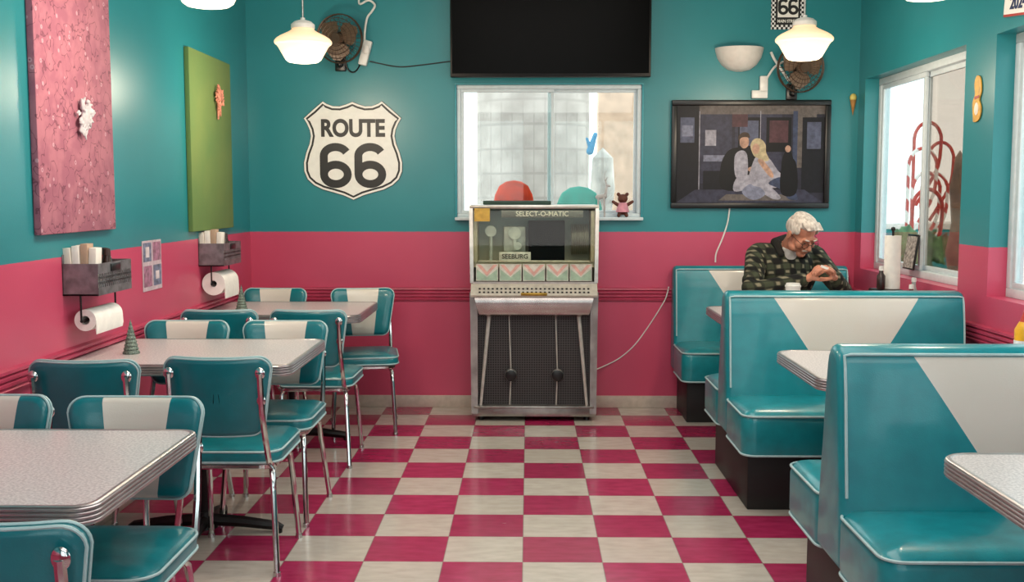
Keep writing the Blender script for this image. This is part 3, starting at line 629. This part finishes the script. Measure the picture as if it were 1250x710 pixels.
# ------------------------------------------------------------------ window sill figurines
b=B()
for x,y in ((-.02,-.01),(-.02,.01),(.022,-.01),(.022,.01)): b.cap((x,y,.004),(x*.9,y,.12),.004,.006,n=8)
b.cap((-.022,0,.13),(.024,0,.135),.017,.016); b.cap((.026,0,.14),(.036,0,.20),.011,.008); b.cap((.036,0,.205),(.058,0,.20),.009,.005)
for s_ in (-1,1):
    b.cap((.034,s_*.006,.21),(.020,s_*.022,.26),.003,.002,n=6); b.cap((.020,s_*.022,.26),(.03,s_*.03,.30),.003,.002,n=6); b.cap((.027,s_*.014,.235),(.045,s_*.02,.26),.003,.002,n=6)
remesh(P('deer_figurine',b,mat('deer_white','#b9b6b6',.5),None,(.47,6.97,1.252),(0,0,radians(-15)),label='small white deer figurine on window sill',cat='figurine'),.0022,1)
BR=root('bear_figurine',(.607,6.955,1.252),'brown bear figurine in pink dress on window sill','figurine')
b=B(); b.sph((0,0,.055),(.034,.022,.04)); b.sph((0,-.002,.12),(.033,.026,.03)); b.sph((-.028,0,.148),.012); b.sph((.028,0,.148),.012); b.cap((-.03,0,.08),(-.062,-.005,.10),.012,.01); b.cap((.03,0,.08),(.062,-.005,.10),.012,.01)
b.cap((-.018,0,.03),(-.025,-.006,.012),.014,.012); b.cap((.018,0,.03),(.025,-.006,.012),.014,.012); b.sph((0,-.026,.112),(.012,.01,.009))
remesh(P('bear_body',b,mat('gingerbread','#5e2f22',.6),BR),.003,1)
P('dress',B().lathe([(.026,.095),(.034,.07),(.044,.035),(.040,.033),(.028,.07),(.020,.095)],n=20),mat('pink_dress','#d793a3',.7),BR)
CN=root('cone_ornament',(2.075,6.985,1.90),'small ice cream cone wall ornament','ornament')
P('cone',B().lathe([(0,0),(.018,.09),(.02,.1),(0,.1)],n=14),mat('wafer','#b5803f',.6),CN); P('scoop',B().sph((0,0,.115),(.022,.018,.026)),mat('scoop_cream','#d9c76a',.5),CN)
OR=root('wall_ornament',(XR-.002,5.145,1.74),'small yellow and white cutout wall ornament on pillar','ornament',-pi/2)
P('cutout_board',B().prism(smooth2([(-.03,.0),(.03,.01),(.05,.06),(.025,.1),(.045,.14),(.03,.2),(-.01,.215),(-.035,.18),(-.025,.13),(-.05,.09),(-.04,.03)],3),-.006,-.001),mat('ornament_yellow','#d9a233',.5,0,.2),OR)
P('ornament_detail',B().prism(ell(0,.06,.022,.03,14),-.008,-.006),mat('ornament_white','#e6e0d2',.5),OR)
P('ornament_trim',B().prism([(-.025,.105),(.027,.11),(.027,.122),(-.025,.118)],-.008,-.006),mat('ornament_red','#a03328',.5),OR)
# ------------------------------------------------------------------ items on booth tables
C=root('paper_cup',(1.46,5.93,.7505),'white paper cup with lid on booth table','cup')
P('cup_body',B().lathe([(0,0),(.03,0),(.031,.004),(.041,.14),(.041,.142),(0,.142)],n=24),white,C); P('cup_lid',B().lathe([(.0,.141),(.044,.141),(.044,.15),(.039,.152),(.037,.162),(0,.162)],n=24),white,C)
K=root('condiment_caddy',(1.90,5.72,.7505),'black condiment caddy on booth table beside window','caddy')
P('caddy_body',B().box((0,0,.075),(.15,.13,.15),.01),black,K)
PT=root('paper_towel_roll',(1.93,5.72,.902),'upright white paper towel roll standing on black caddy','paper towel')
n=28; ring=lambda q,z:[Vector((q*cos(2*pi*k/n),q*sin(2*pi*k/n),z)) for k in range(n)]
P('roll',B().loft([ring(.018,0),ring(.042,0),ring(.042,.28),ring(.018,.28)],False,True),paper,PT)
P('holder_rod',B().cyl((0,0,0),(0,0,.31),.006).sph((0,0,.315),.012),blackmetal,PT)
for k,(x,y,c_,hh) in enumerate(((1.86,5.68,'#2c1a18',.1),(2.04,5.70,'#a7b1b0',.19),(2.0,5.62,'#6e1f1c',.16))):
    bt=root('condiment_bottle',(x,y,.902 if k==0 else .7505),'condiment bottle beside booth table caddy','bottle',group='booth condiment bottles')
    P('bottle_body',B().lathe([(0,0),(.02,0),(.022,.01),(.022,hh*.7),(.012,hh*.85),(.01,hh),(0,hh)],n=16),mat('condiment',c_,.3),bt); P('cap',B().lathe([(0,hh-.002),(.013,hh-.002),(.012,hh+.02),(0,hh+.022)],n=16),white,bt)
YB_=root('mustard_bottle',(1.875,4.06,.7505),'yellow mustard squeeze bottle on booth table','bottle')
P('bottle_body',B().lathe([(0,0),(.034,0),(.036,.01),(.034,.08),(.036,.14),(.02,.17),(0,.172)],n=20),mat('mustard_yellow','#d9a51e',.35),YB_); P('cap',B().lathe([(0,.17),(.018,.17),(.006,.21),(0,.212)],n=16),mat('cap_red','#b3362b',.35),YB_)
P('bottle_label',B().lathe([(.0362,.04),(.0366,.04),(.0366,.10),(.0362,.10)],n=20),mat('label_blue','#d6e0e6',.5),YB_)
MN=root('menu_stand',(2.17,6.12,.975),'dark menu stand on window sill','menu',-pi/2)
P('menu_board',B().box((0,-.0,.1),(.17,.01,.2),.002,rot=Matrix.Rotation(radians(-8),3,'X')),black,MN); P('menu_sheet',B().box((0,-.007,.1),(.15,.003,.18),0,rot=Matrix.Rotation(radians(-8),3,'X')),mat('menu_print','#a7a19c',.6,0,.5,60),MN)

# ------------------------------------------------------------------ man
base=Vector((1.57,6.58,.0))
H=Matrix.Translation((1.610,6.355,1.168))@Matrix.Rotation(radians(22),4,'Z')@Matrix.Rotation(radians(36),4,'X')
skin=mat('skin','#c08168',.5,0,.12,25,.2,180)
g=NG('grey_white_hair'); hc=g.mix(g.ramp(g.noise(60,4,stretch=(1,1,.3)),.35,.65),'#a89e96','#d8d0c8'); g.bump(g.noise(130,3,stretch=(1,1,.3)),.6,.003); hairm=g.fin(hc,.75)
def sh(b):
    for v in b.bm.verts: v.co-=base
    return b
RW,LW=Vector((1.595,6.12,.925)),Vector((1.742,6.14,.93))
b=B()
b.sph((0,.02,.03),(.074,.094,.085),H); b.sph((0,-.022,-.03),(.060,.068,.082),H); b.sph((0,-.060,-.098),(.030,.028,.024),H)
for s_ in (-1,1):
    b.sph((s_*.038,-.058,-.032),(.026,.028,.028),H); b.sph((s_*.045,-.02,-.075),(.022,.04,.026),H); b.sph((s_*.077,.012,-.012),(.010,.02,.032),H); b.sph((s_*.012,-.100,-.036),(.010,.011,.008),H)
    b.sph((s_*.031,-.077,.0),(.016,.010,.011),H)
b.cap((-.040,-.082,.02),(.040,-.082,.02),.012,M=H); b.cap((0,-.088,.005),(0,-.112,-.03),.009,.013,M=H)
b.cap((-.018,-.088,-.061),(.018,-.088,-.061),.007,M=H); b.cap((-.015,-.085,-.074),(.015,-.085,-.074),.007,M=H)
b.cap(H@Vector((0,.03,-.06)),(1.575,6.53,1.05),.056,.066); b.cap((1.575,6.53,1.05),(1.57,6.55,.9),.08,.1)
b.cap((1.38,6.53,1.03),(1.30,6.26,.835),.045,.038); b.cap((1.30,6.26,.835),RW+Vector((-.015,.01,-.005)),.036,.026); b.cap((1.38,6.53,1.03),(1.75,6.55,1.02),.05)
b.cap((1.75,6.55,1.02),(1.84,6.30,.835),.045,.038); b.cap((1.84,6.30,.835),LW+Vector((.01,.01,-.005)),.036,.026)
b.cap((1.57,6.55,.9),(1.57,6.64,.62),.1,.12)
for x in (1.48,1.67): b.cap((1.57,6.64,.60),(x,6.30,.56),.07,.055); b.cap((x,6.30,.56),(x,6.24,.12),.05,.035); b.cap((x,6.24,.07),(x,6.12,.05),.03,.028)
def hand(b,w,fd,pn,side):
    w=Vector(w); f=Vector(fd).normalized(); pn=Vector(pn); pn=(pn-f*pn.dot(f)).normalized(); s=f.cross(pn)*side
    for k in range(4):
        o=(k-1.5)*.018; b.cap(w+s*o*.6,w+f*.082+s*o,.015,.0125)
    ln=[(.040,.026,.020),(.046,.030,.022),(.042,.028,.021),(.032,.021,.018)]
    for k in range(4):
        p=w+f*.084+s*(k-1.5)*.0195; d=f.copy()
        for j,(l,a) in enumerate(zip(ln[k],(28,42,32))):
            d=(Matrix.Rotation(radians(a),3,(f.cross(pn)))@d).normalized()
            q=p+d*l; b.cap(p,q,.0085-.0007*j,.0078-.0007*j,n=10); p=q
    p=w+f*.022-s*.026+pn*.006; d=(f*.7-s*.45+pn*.55).normalized()
    for l,r_ in ((.042,.013),(.032,.0105),(.025,.009)):
        q=p+d*l; b.cap(p,q,r_,r_*.88,n=10); p=q; d=(d+f*.35+pn*.15+s*.25).normalized()
hand(b,RW,(.70,-.25,.58),(.40,.25,-.70),1)
hand(b,LW,(-.62,-.35,.52),(-.45,.1,-.75),-1)
man=P('person',sh(b),skin,None,base,label='seated white-haired man in green plaid shirt looking down at his hands',cat='person')
remesh(man,.0042,2)
b=B(); b.sph((0,.018,.078),(.071,.089,.037),H); b.sph((0,.077,.02),(.071,.038,.070),H); b.sph((0,-.036,.088),(.056,.041,.024),H)
for s_ in (-1,1): b.sph((s_*.069,.030,.030),(.014,.048,.046),H); b.sph((s_*.066,-.02,.045),(.012,.03,.03),H)
for k in range(14):
    x=-.054+.108*k/13; b.cap((x,-.030,.100),(x+.012,-.074-.006*random.random(),.086-.004*random.random()),.008,.004,M=H,n=6)
remesh(P('hair',sh(b),hairm,man),.0035,3)
for s_ in (-1,1):
    b=B(); b.cap((s_*.036,-.093,.024),(s_*.018,-.097,.022),.005,.004,M=H,n=6); P('eyebrow',sh(b),hairm,man)
b=B(); b.tube([H@Vector(p) for p in ((-.026,-.094,-.053),(-.012,-.101,-.047),(0,-.103,-.046),(.012,-.101,-.047),(.026,-.094,-.053))],[.003,.005,.0055,.005,.003],8); P('moustache',sh(b),hairm,man,label='short grey moustache')
b=B()
for s_ in (-1,1):
    b.tube([H@Vector((s_*.033+.023*cos(2*pi*k/20),-.108+.004*abs(cos(2*pi*k/20)),-.006+.018*sin(2*pi*k/20))) for k in range(20)],.0018,6,True)
    b.tube([H@Vector(p) for p in ((s_*.056,-.103,.0),(s_*.074,-.06,.004),(s_*.080,.01,.002),(s_*.080,.03,-.012))],.0018,6)
b.tube([H@Vector(p) for p in ((-.010,-.108,-.002),(0,-.111,.002),(.010,-.108,-.002))],.0018,6)
P('glasses',sh(b),black,man)
for s_ in (-1,1):
    b=B(); b.sph((s_*.031,-.0865,-.003),(.007,.004,.003),H); P('eye',sh(b),black,man)
g=NG('plaid_flannel')
wob=g.math('MULTIPLY',g.noise(9,2),.03)
def band(t,k,lo,hi):
    f=g.math('FRACT',g.math('MULTIPLY',t,k)); c=g.math('SUBTRACT',f,(lo+hi)/2); return g.ramp(g.math('ABSOLUTE',c),(hi-lo)/2-.05,(hi-lo)/2+.03,1,0)
u_=g.math('ADD',g.math('ADD',g.x,g.math('MULTIPLY',g.y,.6)),wob); v_=g.math('ADD',g.math('ADD',g.z,g.math('MULTIPLY',g.y,.25)),wob)
a=band(u_,14,.02,.48); c2=band(v_,14,.02,.48)
col=g.mix(g.math('MULTIPLY',g.math('ADD',a,c2),.5),'#070808','#3c4231'); th=g.math('MULTIPLY',band(u_,14,.62,.85),band(v_,14,.1,.4)); th2=g.math('MULTIPLY',band(v_,14,.62,.85),band(u_,14,.1,.4)); col=g.mix(g.math('MULTIPLY',g.math('MAXIMUM',th,th2),.5),col,'#b0a68c')
g.bump(g.noise(60,4),.5,.004); plaid=g.fin(col,.9)
b=B(); b.sph((1.565,6.53,.93),(.185,.135,.19)); b.sph((1.57,6.60,.70),(.18,.14,.20)); b.cap((1.40,6.545,1.035),(1.73,6.555,1.025),.074,.074); b.sph((1.56,6.58,1.03),(.13,.09,.08))
b.cap((1.385,6.53,1.03),(1.305,6.265,.84),.070,.056); b.cap((1.305,6.265,.84),RW+Vector((-.03,.02,-.01)),.054,.040); b.cap((1.745,6.55,1.02),(1.84,6.305,.84),.068,.056); b.cap((1.84,6.305,.84),LW+Vector((.02,.025,-.01)),.053,.041)
for k in range(14):
    t=k/13; p=Vector((1.385,6.53,1.03)).lerp(Vector((1.305,6.265,.84)),t); b.sph(p+Vector((random.uniform(-.02,.02),random.uniform(-.02,.02),random.uniform(-.01,.02))),.052,u=10,v=8)
remesh(P('plaid_shirt',sh(b),plaid,man),.007,2)
b=B(); b.cap((1.495,6.50,1.105),(1.505,6.42,1.045),.026,.020); b.cap((1.66,6.50,1.10),(1.645,6.42,1.035),.026,.020); b.cap((1.495,6.53,1.11),(1.58,6.60,1.13),.03); b.cap((1.58,6.60,1.13),(1.66,6.53,1.11),.03); b.cap((1.495,6.50,1.105),(1.495,6.53,1.11),.028); b.cap((1.66,6.50,1.10),(1.66,6.53,1.11),.028)
remesh(P('collar',sh(b),mat('dark_collar','#14130f',.9,0,.2),man),.006,2)
b=B(); b.sph((1.565,6.437,1.035),(.040,.03,.05)); b.sph((1.57,6.47,1.07),(.058,.055,.03)); remesh(P('undershirt',sh(b),mat('tee_white','#bdb9b4',.8),man),.005,2)
b=B(); b.cap((1.47,6.66,.575),(1.67,6.66,.575),.09)
for x in (1.48,1.67): b.cap((x+.0,6.64,.565),(x,6.29,.565),.085,.072); b.cap((x,6.29,.565),(x,6.24,.12),.07,.055)
remesh(P('trousers',sh(b),mat('dark_denim','#22283a',.85),man),.01,2)
for x in (1.48,1.67):
    b=B(); b.cap((x,6.255,.05),(x,6.10,.042),.045,.038); b.bb(x-.045,x+.045,6.06,6.29,0,.02,.006); P('shoe',sh(b),black,man)
b=B().box((1.668,6.065,.99),(.045,.003,.014),0,rot=Matrix.Rotation(.4,3,'Y')); P('straw_wrapper',b,paper,None,label='small white paper wrapper held between fingers',cat='wrapper')

# ------------------------------------------------------------------ outdoors
P('outdoor_ground',B().bb(-8,16,7.2,30,-.25,-.15).bb(2.3,16,-6,7.2,-.25,-.15),mat('pale_concrete','#d5cec6',.9,0,.1,2),kind='structure')
g=NG('tank_planks')
f1=g.math('LESS_THAN',g.math('FRACT',g.math('MULTIPLY',g.x,9)),.10); f2=g.math('LESS_THAN',g.math('FRACT',g.math('MULTIPLY',g.z,4)),.10)
tk=g.fin(g.mix(g.math('MULTIPLY',g.math('MAXIMUM',f1,f2),.4),g.mix(g.ramp(g.noise(4,4),.35,.65),'#9b928b','#b8afa8'),'#847b75'),.9)
W=root('water_tank',(.05,11.6,-.15),'pale plank water tank with metal hoops on stand','tank')
P('tank_body',B().cyl((0,0,1.3),(0,0,3.0),.6,.6,40).cyl((0,0,3.0),(0,0,3.3),.65,.05,40),tk,W)
for x in (-.4,.4):
    for y in (-.4,.4): P('tank_leg',B().cyl((x,y,0),(x,y,1.3),.05),mat('post_wood','#b79f8c',.8),W)
P('outdoor_shed',B().bb(.85,2.4,13.2,13.5,-.15,2.9),mat('pale_siding','#c7a891',.8,0,.1,8),None,label='pale tan wooden shed standing outside',cat='shed')
def dome(name,x,y,z,r,c,label):
    o=root(name,(x,y,-.15),label,'sculpture'); P('dome_cap',B().lathe([(r*.9,z-.02),(r*1.06,z-.01),(r*1.05,z+.015),(r,z+.05),(r*.95,z+r*.4),(r*.78,z+r*.75),(r*.42,z+r*.98),(0,z+r*1.05)],n=28),mat('dome_paint',c,.95,0,.3,6,spec=.05),o,ang=60); P('dome_post',B().cyl((0,0,0),(0,0,z-.01),r*.8,r*.75),mat('dome_post','#a0806a',.8,0,.3,8),o)
dome('mushroom_sculpture',-.13,9.6,1.50,.165,'#a83014','large red domed mushroom sculpture outside')
dome('mushroom_sculpture',.44,9.4,1.42,.19,'#2d7f6e','teal domed mushroom sculpture outside')
o=root('garden_sculpture',(.72,10.5,-.15),'white and blue garden sculpture outside','sculpture')
P('sculpture_body',B().lathe([(.12,0),(.13,.8),(.08,1.3),(.12,1.6),(.10,1.9),(0,2.0)],n=20),mat('sculpt_white','#b5afa7',.8,0,.25,5),o); P('sculpture_wing',B().cap((-.13,-.1,1.96),(-.08,-.1,2.12),.035,.02).cap((-.12,-.1,1.98),(-.16,-.1,2.08),.025,.012),mat('sculpt_blue','#3f82a8',.8,spec=.1),o)
pr_=mat('candy_red','#bf4a40',.7,spec=.2); pw=mat('paint_white','#e2ddd8',.5); pt=mat('paint_teal','#3f949b',.6,spec=.2)
g=NG('cane_stripes'); cm=g.fin(g.mix(g.math('GREATER_THAN',g.math('FRACT',g.math('MULTIPLY',g.math('ADD',g.z,g.x),5)),.5),'#c2463d','#e6e1db'),.5)
for k,(x,y,hh,m_) in enumerate(((3.25,9.3,1.7,cm),(3.62,10.0,1.5,cm),(3.1,8.75,1.35,pr_),(3.45,9.75,1.95,pr_),(3.36,9.5,1.5,cm),(3.8,10.35,1.8,pr_))):
    o=root('curved_garden_post',(x,y,-.15),'red and white curved metal post outside','decoration',group='curved garden posts')
    pts=[(0,0,0),(0,0,.8),(0,0,hh)]+[(.12-.12*cos(a),0,hh+.08+.16*sin(a)) for a in [pi*j/8 for j in range(9)]]+[(.22,0,hh-.15),(.12,0,hh-.35),(.03,0,hh-.5)]
    P('post',B().cable(pts,.016,8,3),m_,o); P('post_base',B().cyl((0,0,0),(0,0,.06),.06),pw,o)
o=root('outdoor_counter',(4.0,11.2,-.15),'teal outdoor counter with white top','counter'); P('counter_body',B().bb(-.8,.8,-.3,.3,0,1.2,.02),pt,o); P('counter_top',B().bb(-.85,.85,-.35,.35,1.2,1.26,.01),pw,o)
o=root('wooden_sculpture',(2.95,7.45,-.15),'brown carved post standing beside window','sculpture'); P('post_body',B().lathe([(.05,0),(.05,1.0),(.07,1.15),(.04,1.35),(.06,1.6),(.04,1.7),(.03,1.8),(0,1.85)],n=18),mat('carved_brown','#9a8272',.8,0,.4,6),o)
o=root('planter_box',(2.95,8.2,-.15),'teal planter with leafy green bush outside','planter'); P('planter_pot',B().bb(-.2,.2,-.2,.2,0,1.0,.02),pt,o)
remesh(P('bush',cluster(70,(0,0,1.12),.2,.14,.1,.03),mat('leaf_green','#5f8052',.7,0,.4,20),o),.015,1)

# ------------------------------------------------------------------ light
w=bpy.data.worlds.new('w'); S.world=w; w.use_nodes=True
bg=w.node_tree.nodes['Background']; bg.inputs[0].default_value=(.95,.98,1,1); bg.inputs[1].default_value=2.8
def area(loc,rot,sx,sy,e,col=(1,1,1)):  # soft overhead fill added out of view, no fixture modelled
    L=bpy.data.lights.new('added_fill_light','AREA'); L.shape='RECTANGLE'; L.size=sx; L.size_y=sy; L.energy=e; L.color=col
    o=bpy.data.objects.new('added_fill_light',L); COL.objects.link(o); o.location=loc; o.rotation_euler=rot
area((.1,3.4,2.97),(0,0,0),1.6,3.8,58,(1,.95,.88))
area((.1,.4,2.9),(radians(35),0,0),2.5,1.5,40,(1,.96,.9))
# ------------------------------------------------------------------ camera
cd=bpy.data.cameras.new('camera'); cd.sensor_width=36; cd.lens=1312/1250*36; cam=bpy.data.objects.new('camera',cd); COL.objects.link(cam)
cam.location=(0,0,1.4); cam.rotation_euler=(radians(90-5.14),0,radians(.87)); cd.clip_start=.05; S.camera=cam
